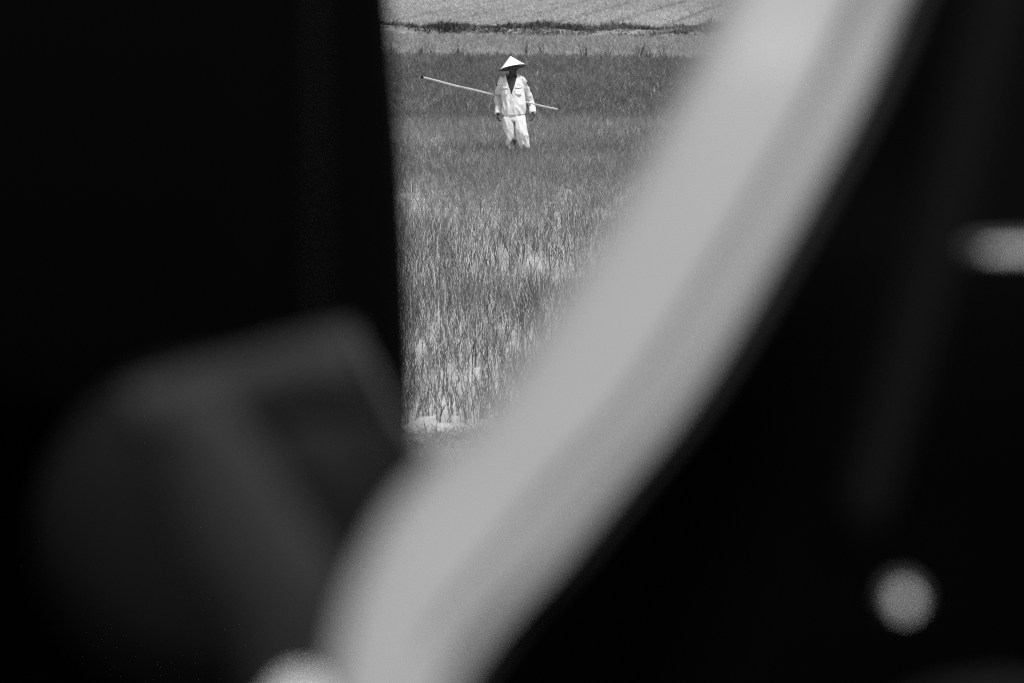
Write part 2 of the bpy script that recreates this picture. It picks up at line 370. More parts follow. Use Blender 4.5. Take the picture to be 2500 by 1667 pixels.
# body: one continuous skin
bm = bmesh.new()
TY = 0.0
loft(bm, smooth_path([M(1540, 1060), M(1540, 960), M(1530, 800), M(1520, 640), M(1512, 540), M(1508, 490)], 3),
     [tuple(r) for r in smooth_path([(0.155, 0.10), (0.145, 0.095), (0.14, 0.095), (0.165, 0.105), (0.17, 0.09), (0.10, 0.06)], 3)], 24)
loft(bm, [M(1505, 530, 0.02), M(1508, 470, 0.01), M(1520, 400, 0.0)], [0.068, 0.056, 0.058], 16)         # neck
hr = Matrix.Rotation(math.radians(38), 3, 'Z') @ Matrix.Rotation(math.radians(10), 3, 'X')               # face turned to its left and down
HC = M(1520, 372, -0.015)
def H(x, y, z): return HC + hr @ Vector((x, y, z))
ellipsoid(bm, H(0, 0.01, 0.035), (0.076, 0.096, 0.095), hr)
loft(bm, [H(0, -0.01, 0.03), H(0, -0.022, -0.03), H(0, -0.035, -0.075), H(0, -0.042, -0.108)], [(0.07, 0.078), (0.063, 0.07), (0.050, 0.052), (0.026, 0.028)], 16, ref=(1, 0, 0))
loft(bm, [H(0, -0.082, 0.035), H(0, -0.098, 0.01), H(0, -0.112, -0.018), H(0, -0.092, -0.026)], [0.008, 0.011, 0.015, 0.012], 8)   # nose
ellipsoid(bm, H(0, -0.085, -0.052), (0.025, 0.010, 0.007), hr, 10, 8); ellipsoid(bm, H(0, -0.084, -0.064), (0.021, 0.010, 0.007), hr, 10, 8)
ellipsoid(bm, H(0, -0.083, 0.042), (0.05, 0.012, 0.008), hr, 12, 8)                                        # brow
for s in (-1, 1):
    ellipsoid(bm, H(s*0.043, -0.066, -0.012), (0.02, 0.016, 0.017), hr, 10, 8)                            # cheekbones
    ellipsoid(bm, H(s*0.077, 0.015, 0.0), (0.010, 0.018, 0.032), hr, 10, 8)                              # ears
armL = [M(1384, 545, 0.0), M(1356, 610, 0.08), M(1324, 755, 0.235), M(1318, 860, 0.18), M(1318, 985, 0.07), M(1320, 1010, 0.06)]
armR = [M(1650, 545, 0.0), M(1680, 620, 0.08), M(1763, 810, 0.235), M(1785, 890, 0.19), M(1796, 985, 0.09), M(1797, 1008, 0.08)]
for A in (armL, armR):
    loft(bm, smooth_path([M(1512, 520, 0)]+A, 3), list(np.array(smooth_path([(0.05,), (0.056,), (0.048,), (0.042,), (0.036,), (0.026,), (0.026,)], 3)).ravel()), 12)
def hand(bm, wrist, side):
    c = wrist
    loft(bm, [c, c+Vector((0, -0.005, -0.02)), c+Vector((side*0.002, -0.012, -0.055)), c+Vector((side*0.004, -0.02, -0.078))],
         [(0.018, 0.026), (0.018, 0.034), (0.017, 0.040), (0.012, 0.036)], 12)
    for k, L in enumerate((0.052, 0.058, 0.054, 0.042)):
        y0 = -0.046 + k*0.021
        p0 = c+Vector((side*0.003, y0, -0.070)); p1 = p0+Vector((side*0.006, -0.003, -L*0.42)); p2 = p1+Vector((side*0.022, 0, -L*0.26)); p3 = p2+Vector((side*0.026, 0.002, -L*0.02))
        loft(bm, [p0, p1, p2, p3], [0.0095, 0.009, 0.008, 0.006], 8, ref=(0, 1, 0))
    q0 = c+Vector((side*0.004, -0.030, -0.035)); loft(bm, [q0, q0+Vector((side*0.014, -0.028, -0.026)), q0+Vector((side*0.020, -0.034, -0.056))], [0.013, 0.010, 0.007], 8, ref=(0, 1, 0))
hand(bm, armL[-1], 1); hand(bm, armR[-1], -1)
legL = [M(1465, 1020, 0.01), M(1472, 1150, -0.02), M(1490, 1290, 0.02), M(1505, 1420, 0.07), M(1508, 1515, 0.08)]
legR = [M(1615, 1020, 0.0), M(1635, 1150, -0.05), M(1655, 1280, -0.07), M(1672, 1420, 0.0), M(1680, 1515, 0.01)]
for Lg in (legL, legR):
    loft(bm, smooth_path(Lg, 3), list(np.array(smooth_path([(0.085,), (0.075,), (0.055,), (0.048,), (0.036,)], 3)).ravel()), 14)
    a = Lg[-1]; loft(bm, [a+Vector((0, 0.05, -0.03)), a+Vector((0, 0, -0.035)), a+Vector((0, -0.09, -0.045)), a+Vector((0, -0.16, -0.052))], [0.03, 0.036, 0.032, 0.02], 10)
body = link('body', bm, m_skin, man); remesh(body, 0.006, 3)
# hair under the hat
bm = bmesh.new(); ellipsoid(bm, H(0, 0.022, 0.05), (0.082, 0.097, 0.092), hr)
for v in [v for v in bm.verts if (hr.inverted() @ (v.co-HC)).y < -0.045 and (hr.inverted() @ (v.co-HC)).z < 0.07]: bm.verts.remove(v)
link('hair', bm, m_hair, man)
# hat
hat = empty('hat', HC*0, 0); hat.parent = man
rc = Vector((-0.022, -0.02, 1.536)); axis_rot = Matrix.Rotation(math.radians(-11.7), 3, 'Y') @ Matrix.Rotation(math.radians(-11.5), 3, 'X')
def cone(r, h, z0, name, m, inner=False):
    bm = bmesh.new(); rings = []; seg = 72; prof = [(r, z0), (r*0.985, z0+0.008), (r*0.8, z0+h*0.195), (r*0.6, z0+h*0.40), (r*0.4, z0+h*0.60), (r*0.2, z0+h*0.80), (r*0.05, z0+h*0.955), (0.002, z0+h*0.985)]
    for (rr, zz) in prof:
        rings.append([bm.verts.new(rc + axis_rot @ Vector((rr*math.cos(2*PI*k/seg), rr*math.sin(2*PI*k/seg), zz))) for k in range(seg)])
    for a, b2 in zip(rings, rings[1:]):
        for k in range(seg): bm.faces.new((a[k], a[(k+1) % seg], b2[(k+1) % seg], b2[k]))
    bm.faces.new(rings[-1]); return link(name, bm, m, hat)
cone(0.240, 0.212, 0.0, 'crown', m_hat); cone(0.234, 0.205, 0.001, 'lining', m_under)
bm = bmesh.new(); pts = [rc + axis_rot @ Vector((0.2385*math.cos(a), 0.2385*math.sin(a), 0.0)) for a in np.linspace(0, 2*PI, 73)]
loft(bm, pts, [0.004]*73, 6, ref=(0, 0, 1), cap=False); link('rim', bm, m_under, hat)
bm = bmesh.new(); ch = H(0, -0.045, -0.118)
for s in (-1, 1): loft(bm, [H(s*0.088, -0.01, 0.06), H(s*0.074, -0.02, -0.03), H(s*0.045, -0.045, -0.095), ch], [0.004]*4, 6)
link('chin_strap', bm, m_hair, hat)

def wrinkle(o, amp, fz=9.0, fx=22.0, seed=0.0, tilt=0.5, zlo=None):
    me = o.data; me.update(); N_ = [v.normal.copy() for v in me.vertices]
    for v, nn in zip(me.vertices, N_):
        c = v.co
        a = noise.noise(Vector((c.x*fx*0.5+seed, c.y*fx*0.4, (c.z+c.x*tilt)*fz)))
        b2 = noise.noise(Vector((c.x*fx+seed+9, c.y*fx, (c.z-c.x*tilt)*fz*0.7)))
        k = 1.0
        if zlo is not None: k = 1.0 + 1.0*max(0, min(1, (zlo-c.z)/0.2))
        v.co = c + nn*amp*k*(abs(a)*-1.6 + 0.5 + 0.8*b2)
    me.update()
# jacket
bm = bmesh.new()
loft(bm, smooth_path([M(1537, 1000), M(1537, 985), M(1536, 900), M(1530, 760), M(1517, 620), M(1514, 545), M(1510, 500), M(1507, 470), M(1506, 446)], 4),
     [tuple(r) for r in smooth_path([(0.202, 0.128), (0.206, 0.133), (0.222, 0.150), (0.205, 0.138), (0.196, 0.130), (0.192, 0.112), (0.178, 0.092), (0.125, 0.075), (0.085, 0.062)], 4)], 32)
SL = [(0.085,), (0.074,), (0.066,), (0.064,), (0.062,), (0.058,)]
sleeveL = [M(1425, 535, 0)] + armL[:1] + [armL[1], armL[2], armL[3], M(1320, 940, 0.10), M(1320, 990, 0.07)]
sleeveR = [M(1605, 535, 0)] + armR[:1] + [armR[1], armR[2], armR[3], M(1793, 935, 0.13), M(1800, 980, 0.095)]
for A in (sleeveL, sleeveR):
    rr = [(0.075,), (0.074,), (0.066,), (0.062,), (0.060,), (0.054,), (0.053,)]
    loft(bm, smooth_path(A, 4), list(np.array(smooth_path(rr, 4)).ravel()), 18)
jk = link('jacket', bm, m_cloth, man); remesh(jk, 0.007, 5)
wrinkle(jk, 0.019, 6, 15, 3.1, 0.8)
# open the neck in a V down to the breastbone and clean the hems
vt_l, vt_r, vb = M(1418, 430), M(1592, 425), M(1503, 722)
bm = bmesh.new(); bm.from_mesh(jk.data); kill = []
for f in bm.faces:
    c = f.calc_center_median()
    if c.z > vb.z and c.y < 0.035:
        t = (c.z-vb.z)/(vt_l.z-vb.z); t = min(t, 1.15)
        xl = vb.x + (vt_l.x-vb.x)*min(1, t**0.82); xr = vb.x + (vt_r.x-vb.x)*min(1, t**0.82)
        if xl < c.x < xr: kill.append(f)
    if c.z > M(0, 462).z and abs(c.x+0.045) < 0.062 and f not in kill: kill.append(f)
    for A in (armL, armR):
        if (c-A[-1]).length < 0.075 and c.z < A[-2].z-0.012: kill.append(f); break
bmesh.ops.delete(bm, geom=list(set(kill)), context='FACES'); bm.to_mesh(jk.data); bm.free()
for p in jk.data.polygons: p.use_smooth = True
# collar: two turned-down leaves beside the V
def ribbon(name, L, R, th, m, parent):
    bm = bmesh.new(); a = [bm.verts.new(p) for p in L]; b2 = [bm.verts.new(p) for p in R]
    for i in range(len(L)-1): bm.faces.new((a[i], a[i+1], b2[i+1], b2[i]))
    o = link(name, bm, m, parent); s = o.modifiers.new('s', 'SOLIDIFY'); s.thickness = th; s.offset = 0
    su = o.modifiers.new('u', 'SUBSURF'); su.levels = 2; su.render_levels = 2
    return bake(o)
def front_y(x, z):   # front surface of the jacket
    rx, ry = np.interp(z, [M(0, 1000).z, M(0, 900).z, M(0, 760).z, M(0, 620).z, M(0, 530).z, M(0, 485).z, M(0, 455).z], [0.205, 0.222, 0.205, 0.205, 0.215, 0.165, 0.095]), \
             np.interp(z, [M(0, 1000).z, M(0, 900).z, M(0, 760).z, M(0, 620).z, M(0, 530).z, M(0, 485).z, M(0, 455).z], [0.130, 0.150, 0.135, 0.128, 0.115, 0.085, 0.062])
    cx = np.interp(z, [M(0, 1000).z, M(0, 620).z, M(0, 455).z], [0, -0.026, -0.044]); u = min(0.98, abs(x-cx)/rx)
    return -ry*math.sqrt(1-u*u)
def on(zx, zy, lift=0.006):
    p = M(zx, zy); return Vector((p.x, front_y(p.x, p.z)-lift, p.z))
ribbon('collar', [M(1440, 436, 0.05), on(1428, 456, 0.02), on(1440, 520, 0.014), on(1462, 590, 0.012), on(1480, 650, 0.010), on(1503, 716, 0.008)],
       [M(1415, 455, 0.04), on(1395, 485, 0.012), on(1400, 545, 0.012), on(1425, 610, 0.012), on(1458, 662, 0.010), on(1497, 712, 0.008)], 0.004, m_cloth, man)
ribbon('collar', [M(1585, 430, 0.05), on(1586, 446, 0.02), on(1568, 520, 0.014), on(1548, 590, 0.012), on(1530, 650, 0.010), on(1505, 716, 0.008)],
       [M(1610, 442, 0.04), on(1622, 470, 0.012), on(1606, 545, 0.012), on(1580, 610, 0.012), on(1550, 662, 0.010), on(1510, 712, 0.008)], 0.004, m_cloth, man)
# pocket flaps, button placket, hem band, cuffs
def flap(x0, x1, y0, y1, dip, name='pocket_flap'):
    bm = bmesh.new(); nx, nz = 8, 4; G = []
    for j in range(nz+1):
        row = []
        for i in range(nx+1):
            u = i/nx; zx = x0+(x1-x0)*u; zy = y0+(y1-y0)*j/nz + (dip*(1-abs(2*u-1)) if j == nz else 0)
            row.append(bm.verts.new(on(zx, zy, 0.010+0.010*j/nz)))
        G.append(row)
    for j in range(nz):
        for i in range(nx): bm.faces.new((G[j][i], G[j][i+1], G[j+1][i+1], G[j+1][i]))
    o = link(name, bm, m_cloth, man); s = o.modifiers.new('s', 'SOLIDIFY'); s.thickness = 0.006; s.offset = -1; bake(o)
flap(1362, 1446, 612, 640, 12); flap(1552, 1640, 606, 632, 4)
flap(1366, 1440, 662, 735, 3, 'pocket'); flap(1558, 1642, 650, 730, 3, 'pocket')
ribbon('placket', [on(1496, y_, 0.009) for y_ in (712, 780, 860, 940, 994)], [on(1516, y_, 0.009) for y_ in (712, 780, 860, 940, 994)], 0.004, m_cloth, man)
for A in (sleeveL, sleeveR):
    e = A[-1]; d = (A[-1]-A[-2]).normalized(); bm = bmesh.new()
    u = Vector((1, 0, 0)); rg = []
    for q, (off, rr) in enumerate(((-0.040, 0.054), (-0.040, 0.058), (0.006, 0.060), (0.008, 0.055), (-0.02, 0.053))):
        c = e + d*off; uu = (u-d*u.dot(d)).normalized(); vv = d.cross(uu)
        rg.append([bm.verts.new(c+uu*rr*math.cos(2*PI*k/24)+vv*rr*math.sin(2*PI*k/24)) for k in range(24)])
    for a, b2 in zip(rg, rg[1:]):
        for k in range(24): bm.faces.new((a[k], a[(k+1) % 24], b2[(k+1) % 24], b2[k]))
    link('cuff', bm, m_cloth, man)
# small dark sleeve badges: a few stitched marks on each upper sleeve
def badge(c, nrm, marks):
    bm = bmesh.new(); nrm = nrm.normalized(); up = Vector((0, 0, 1)); up = (up-nrm*up.dot(nrm)).normalized(); sx = up.cross(nrm)
    R = Matrix((sx, up, nrm)).transposed()
    for (u, v, w_, h_, rz) in marks:
        rbox(bm, c+sx*u*1.5+up*v*1.5, (w_*1.6, h_*1.6, 0.006), R @ Matrix.Rotation(rz, 3, 'Z'), 0.002, 2)
    link('sleeve_badge', bm, m_mark, man, smooth=False)
badge(M(1672, 596, 0.07)+Vector((0.75, -0.66, 0.1))*0.100, Vector((0.75, -0.65, 0.1)), [(-0.010, 0.020, 0.010, 0.012, 0.2), (-0.006, 0.000, 0.012, 0.022, 0.5), (0.004, -0.016, 0.016, 0.012, -0.4), (0.020, -0.002, 0.012, 0.008, 0.2)])
badge(M(1360, 596, 0.07)+Vector((-0.8, -0.6, 0.1))*0.096, Vector((-0.8, -0.6, 0.1)), [(0.0, 0.020, 0.012, 0.010, 0.4), (0.004, -0.012, 0.014, 0.022, -0.2)])
# trousers
m_tr = mat('trouser_cotton', 0.72, 0.9, 0.1, bump=0.03, bump_scale=6.5, stretch=(1.6, 1.6, 0.5))
nn_ = m_tr.node_tree.nodes; ll_ = m_tr.node_tree.links    # mud splashed up the hems
tc = nn_.new('ShaderNodeTexCoord'); sx_ = nn_.new('ShaderNodeSeparateXYZ'); ll_.new(tc.outputs['Object'], sx_.inputs[0])
tn = nn_.new('ShaderNodeTexNoise'); tn.inputs['Scale'].default_value = 9; tn.inputs['Detail'].default_value = 4; ll_.new(tc.outputs['Object'], tn.inputs['Vector'])
ma = nn_.new('ShaderNodeMath'); ma.operation = 'MULTIPLY_ADD'; ma.inputs[1].default_value = -0.24; ll_.new(tn.outputs['Fac'], ma.inputs[0]); ll_.new(sx_.outputs['Z'], ma.inputs[2])
mr = nn_.new('ShaderNodeMapRange'); mr.inputs['From Min'].default_value = -0.02; mr.inputs['From Max'].default_value = 0.10; mr.inputs['To Min'].default_value = 0.16; mr.inputs['To Max'].default_value = 0.72
ll_.new(ma.outputs[0], mr.inputs[0])
vd = nn_.new('ShaderNodeVectorMath'); vd.operation = 'DISTANCE'; ll_.new(tc.outputs['Object'], vd.inputs[0]); vd.inputs[1].default_value = tuple(M(1540, 1385, -0.05))   # darker patch on the shin
md = nn_.new('ShaderNodeMath'); md.operation = 'MULTIPLY_ADD'; md.inputs[1].default_value = 0.07; ll_.new(tn.outputs['Fac'], md.inputs[0]); ll_.new(vd.outputs['Value'], md.inputs[2])
m2 = nn_.new('ShaderNodeMapRange'); m2.inputs['From Min'].default_value = 0.085; m2.inputs['From Max'].default_value = 0.125; m2.inputs['To Min'].default_value = 0.10; m2.inputs['To Max'].default_value = 1.0; ll_.new(md.outputs[0], m2.inputs[0])
mm = nn_.new('ShaderNodeMath'); mm.operation = 'MULTIPLY'; ll_.new(mr.outputs[0], mm.inputs[0]); ll_.new(m2.outputs[0], mm.inputs[1]); ll_.new(mm.outputs[0], nn_['Principled BSDF'].inputs['Base Color'])
bm = bmesh.new()
loft(bm, smooth_path([M(1535, 960), M(1535, 1000), M(1535, 1050), M(1535, 1085)], 3), [tuple(r) for r in smooth_path([(0.170, 0.105), (0.178, 0.108), (0.192, 0.115), (0.17, 0.11)], 3)], 28)
loft(bm, smooth_path([M(1452, 1040, 0.0), M(1464, 1120, -0.01), M(1480, 1230, 0.0), M(1496, 1340, 0.03), M(1508, 1420, 0.06), M(1510, 1495, 0.07)], 4), list(np.array(smooth_path([(0.105,), (0.103,), (0.092,), (0.086,), (0.082,), (0.08,)], 4)).ravel()), 20)
loft(bm, smooth_path([M(1614, 1040, 0.0), M(1630, 1120, -0.05), M(1646, 1230, -0.075), M(1662, 1340, -0.02), M(1678, 1430, 0.0), M(1684, 1495, 0.005)], 4), list(np.array(smooth_path([(0.098,), (0.100,), (0.098,), (0.096,), (0.096,), (0.094,)], 4)).ravel()), 20)
tr = link('trousers', bm, m_tr, man); remesh(tr, 0.007, 4); wrinkle(tr, 0.019, 5.5, 14, 7.7, 1.2, 0.5)

# carrying pole laid behind his back and through the crooks of both elbows
m_pole = mat('bamboo', 0.42, 0.6, 0.3, noise_scale=3, var=0.25, stretch=(3, 3, 3))
pole = empty('carrying_pole', (0.036, MY, 0.0)); tag(pole, 'long pale bamboo pole held behind the back through the crooks of both elbows', 'pole')
PL, PR = M(258, 492, 0.150), M(2140, 938, 0.150)
bm = bmesh.new(); pts = []; rad = []
for k in range(61):
    t = k/60; p = PL.lerp(PR, t); p.z += 0.012*math.sin(PI*t)*-1 + 0.003*math.sin(t*19); p.y += 0.004*math.sin(t*11); pts.append(p); rad.append(0.0165+0.002*math.sin(t*PI) + (0.0018 if k % 9 == 4 else 0))
loft(bm, pts, rad, 14, ref=(0, 1, 0)); link('shaft', bm, m_pole, pole)
bm = bmesh.new(); q = pts[0]; loft(bm, [q+Vector((0.012, -0.012, 0.01)), q+Vector((-0.004, -0.012, 0.006)), q+Vector((-0.014, -0.008, -0.03)), q+Vector((-0.020, -0.004, -0.06))], [0.004, 0.0035, 0.003, 0.002], 6, ref=(0, 1, 0)); link('cord', bm, m_cloth, pole)
bm = bmesh.new(); d_ = (pts[1]-pts[0]).normalized(); loft(bm, [pts[0]-d_*0.002, pts[0]+d_*0.055], [0.0195, 0.0195], 14, ref=(0, 1, 0)); link('end_wrap', bm, m_mark, pole)

# ------------------------------------------------------------------ parked motorbikes between the lens and the paddy
ZR = 3.806
def plane_pt(px, py, d):
    """point at distance d along the road's depth, read off at 2352-px scale; gives metres"""
    px *= 2500/2352; py *= 2500/2352
    u, v = (px-1250)/FPX, -(py-833.5)/FPX
    cp, sp = math.cos(PITCH), math.sin(PITCH)
    dirv = Vector((u, cp + v*sp, -sp + v*cp)); return Vector((0, 0, CAM_Z)) + dirv*(d/dirv.y)
m_black = mat('black_plastic', 0.0010, 0.8, 0.02)
m_rubber = mat('rubber', 0.004, 0.85, 0.06)
m_dkgrey = mat('dark_grey_casting', 0.024, 0.6, 0.15, noise_scale=14, var=0.25)
m_grey = mat('pale_grey_enamel', 0.25, 0.55, 0.45, noise_scale=3, var=0.04)
m_chrome = mat('chrome', 0.65, 0.22, 0.5, metal=1.0)
m_highlight = mat('edge_highlight', 0.06, 0.7, 0.1)
m_dim = mat('dim_shade_grey', 0.07, 0.8, 0.1)  # grey shared by the painted crease shade and the halo surrounds
m_falloff = mat('falloff_strip', 0.020, 0.7, 0.1)
m_metal = mat('dull_alloy', 0.80, 0.5, 0.4)
m_metal2 = mat('lever_alloy', 0.62, 0.5, 0.3)
m_white = mat('pale_plate', 0.9, 0.5, 0.3)
m_sheen = mat('fork_enamel', 0.009, 0.9, 0.0)
m_seat = mat('seat_vinyl', 0.0035, 0.7, 0.08)

bike = empty('motorbike', (0.35, 2.15, ZR))
tag(bike, 'black step-through motorbike very close and blurred, with pale grey leg shield sweeping diagonally', 'motorbike')
def loc(v, b=None): return v - Vector((b or bike).location)
def panel(name, rows, prof, m, parent, back=0.03, d=2.1):
    """shell swept down rows of (left px, right px, y px); prof = [(s, forward metres)] across"""
    rows = smooth_path(rows, 5); bm = bmesh.new(); R = []
    for (xl, xr, y, *dd) in rows:
        dpt = dd[0] if dd else d
        a, b2 = plane_pt(xl, y, dpt), plane_pt(xr, y, dpt); row = []
        for (s, fw) in prof: row.append(bm.verts.new(loc(a.lerp(b2, s)+Vector((0, -fw, 0)), parent)))
        for (s, fw) in reversed(prof): row.append(bm.verts.new(loc(a.lerp(b2, s*0.96+0.02)+Vector((0, -fw+back, 0)), parent)))
        R.append(row)
    nR = len(R[0])
    for a, b2 in zip(R, R[1:]):
        for k in range(nR): bm.faces.new((a[k], a[(k+1) % nR], b2[(k+1) % nR], b2[k]))
    bm.faces.new(R[0]); bm.faces.new(R[-1][::-1])
    return link(name, bm, m, parent)
# leg shield
rows = [(1990, 2470, -560, 2.20), (1880, 2350, -260, 2.165), (1753, 2222, 0, 2.13), (1709, 2177, 106, 2.114), (1664, 2129, 213, 2.09), (1612, 2075, 319, 2.05), (1555, 2015, 425, 2.00), (1491, 1956, 532, 1.95),
        (1424, 1894, 638, 1.90), (1356, 1832, 745, 1.85), (1300, 1778, 833, 1.81), (1232, 1709, 939, 1.76), (1150, 1630, 1046, 1.71), (1040, 1540, 1152, 1.655), (950, 1452, 1258, 1.60), (890, 1362, 1365, 1.55),
        (848, 1258, 1471, 1.50), (822, 1168, 1578, 1.45), (805, 1110, 1667, 1.41), (790, 1060, 1800, 1.35), (785, 1040, 1950, 1.28)]
rows = [(a*0.9408, b*0.9408, c*0.9408, d) for a, b, c, d in rows]
prof = [(0.0, -0.020), (0.004, -0.008), (0.02, 0.003), (0.07, 0.011), (0.16, 0.013), (0.3, 0.012), (0.48, 0.009), (0.60, 0.007), (0.68, 0.008), (0.71, 0.0095), (0.74, 0.012), (0.765, 0.0155), (0.785, 0.0175), (0.82, 0.018), (0.88, 0.0175), (0.935, 0.015), (0.965, 0.006), (0.987, -0.010), (1.0, -0.028)]
panel('leg_shield', rows, prof, m_grey, bike, 0.02, 2.1)
def across(r, s0, s1): return (r[0]+(r[1]-r[0])*s0, r[0]+(r[1]-r[0])*s1, r[2], r[3]-0.0145)
panel('crease_shade_strip', [across(r, 0.700, 0.748 - 0.042*max(0, min(1, (i-11)/6))) for i, r in enumerate(rows[:-3])], [(0.0, -0.022), (0.1, -0.004), (0.5, 0.004), (0.9, 0.002), (1.0, -0.006)], m_dim, bike, 0.006, 2.1)  # dark strip that paints in the shade of the shield's crease
rowt = [(r[1]-12*0.9408, r[1]+52*0.9408, r[2], r[3]+0.035) for r in rows]
panel('falloff_strip', rowt, [(0.0, -0.006), (0.15, 0.004), (0.5, 0.008), (0.85, 0.0), (1.0, -0.012)], m_falloff, bike, 0.012, 2.1)  # dim strip added to soften the blurred falloff at the shield's outer edge
# black front body behind the shield: a full-depth tapering shell out to the fork
rowsb = [(2050, 3100, -700, 2.62), (2000, 2950, -400, 2.58), (1900, 2800, 0, 2.52), (1760, 2720, 300, 2.45), (1600, 2650, 600, 2.38), (1420, 2600, 900, 2.36), (1250, 2560, 1200, 2.36), (1060, 2540, 1450, 2.36), (900, 2540, 1700, 2.36), (850, 2540, 1950, 2.36)]
panel('front_fairing', rowsb, [(0, -0.06), (0.02, -0.02), (0.1, 0.0), (0.4, 0.015), (0.8, 0.01), (0.96, -0.02), (1.0, -0.07)], m_black, bike, 0.16)
# fork leg with a dim sheen
bm = bmesh.new(); pts = [loc(plane_pt(x_, y_, 2.04)) for x_, y_ in ((2420, -450), (2290, 0), (2180, 420), (2080, 800), (1990, 1130), (1950, 1290))]
loft(bm, pts, [0.019, 0.019, 0.018, 0.017, 0.016, 0.015], 20, ref=(0, 1, 0)); link('fork_leg', bm, m_sheen, bike)
# wheel axle nut and the brake lever
bm = bmesh.new(); c = loc(plane_pt(2078, 1386, 2.0)); loft(bm, [c+Vector((0, 0.012, 0)), c, c+Vector((0, -0.004, 0))], [0.0058, 0.0058, 0.0044], 6, ref=(1, 0, 0)); nut = link('axle_nut', bm, m_metal, bike, smooth=False)
bm = bmesh.new(); loft(bm, [c+Vector((0, 0.018, 0)), c+Vector((0, 0.013, 0))], [0.0105, 0.0105], 24, ref=(1, 0, 0)); link('halo_disc', bm, m_dim, bike)  # dim disc added to spread a soft halo around the bright nut
bm = bmesh.new(); a, b2 = loc(plane_pt(2258, 580, 2.2)), loc(plane_pt(2640, 572, 2.2)); loft(bm, [a, a+Vector((0.003, 0, 0)), a+Vector((0.010, 0, 0)), b2], [0.0012, 0.0022, 0.0030, 0.0034], 18, ref=(0, 0, 1)); link('brake_lever', bm, m_metal2, bike)
bm = bmesh.new(); a = a+Vector((-0.018, 0.012, 0)); b2 = b2+Vector((0, 0.012, 0)); loft(bm, [a, a+Vector((0.006, 0, 0)), a+Vector((0.02, 0, 0)), b2], [0.002, 0.0045, 0.0065, 0.0075], 18, ref=(0, 0, 1)); link('halo_sleeve', bm, m_dim, bike)  # dim surround added to soften the lever's blurred glow
# dim lower right cover
bm = bmesh.new(); ellipsoid(bm, loc(plane_pt(2300, 1790, 1.95)), (0.085, 0.04, 0.055)); link('hub_cover', bm, m_sheen, bike)
# engine cover at lower left: dark casting with a raised two-armed bracket
DE = 1.55
bm = bmesh.new(); c = plane_pt(500, 1230, 2.02); kd = 1.27
seg = 48; rg = []
for (rr, yy) in ((0.02, -0.022), (0.05, -0.02), (0.068, -0.012), (0.078, 0.004), (0.080, 0.05)):
    rg.append([bm.verts.new(loc(c+Vector((rr*kd*math.cos(2*PI*k/seg), yy, rr*kd*0.92*math.sin(2*PI*k/seg))))) for k in range(seg)])
for a_, b_ in zip(rg, rg[1:]):
    for k in range(seg): bm.faces.new((a_[k], a_[(k+1) % seg], b_[(k+1) % seg], b_[k]))
bm.faces.new(rg[0]); bm.faces.new(rg[-1]); link('engine_cover', bm, mat('dull_casting', 0.0065, 0.6, 0.12), bike)
def bar(name, pts, rad, m, d, ref=(0, 1, 0)):
    bm = bmesh.new(); P = smooth_path([tuple(loc(plane_pt(x_, y_, d))) for x_, y_ in pts], 5); r_ = [tuple(q) for q in smooth_path(rad, 5)]
    loft(bm, [Vector(p) for p in P], r_, 18, ref=ref); return link(name, bm, m, bike)
bar('engine_bracket', [(300, 960), (480, 925), (650, 885), (825, 850)], [(0.013, 0.014), (0.013, 0.0175), (0.013, 0.0195), (0.013, 0.0205)], m_dkgrey, 1.74)
bar('engine_bracket', [(430, 930), (480, 1080), (570, 1260), (670, 1420), (720, 1600), (760, 1800)], [(0.013, 0.016), (0.013, 0.025), (0.013, 0.028), (0.013, 0.028), (0.013, 0.027), (0.013, 0.02)], m_dkgrey, 1.58)
# inner cover plate with the bevelled right edge
bm = bmesh.new()
out = [(300, 930), (420, 850), (800, 755), (845, 850), (905, 960), (985, 1085), (930, 1160), (850, 1260), (790, 1400), (770, 1700), (300, 1900), (100, 1500), (120, 1150)]
o1 = [plane_pt(x_, y_, 2.40) for x_, y_ in out]; cc = sum(o1, Vector())/len(o1); rr_ = []
for (k_, yy) in ((0.9, -0.008), (0.965, -0.007), (0.99, -0.002), (1.0, 0.006), (1.0, 0.05)):
    rr_.append([bm.verts.new(loc(cc+(p-cc)*k_+Vector((0, yy, 0)))) for p in o1])
for a_, b_ in zip(rr_, rr_[1:]):
    for k in range(len(o1)): bm.faces.new((a_[k], a_[(k+1) % len(o1)], b_[(k+1) % len(o1)], b_[k]))
bm.faces.new(rr_[0]); bm.faces.new(rr_[-1]); link('side_cover', bm, mat('side_cover_plastic', 0.011, 0.55, 0.15), bike, smooth=False)
bar('edge_highlight', [(812, 775), (850, 850), (905, 955), (965, 1045)], [(0.004, 0.0045)]*4, m_highlight, 2.36)  # highlight along the cover's edge, painted as a lighter grey bar
# pale foot peg at the bottom edge
bm = bmesh.new(); a = loc(plane_pt(690, 1622, 1.5)); ellipsoid(bm, a, (0.0105, 0.03, 0.010)); loft(bm, [a, a+Vector((-0.008, 0, -0.03)), a+Vector((-0.02, 0, -0.09))], [0.0112, 0.0145, 0.017], 16); link('foot_peg', bm, m_white, bike)
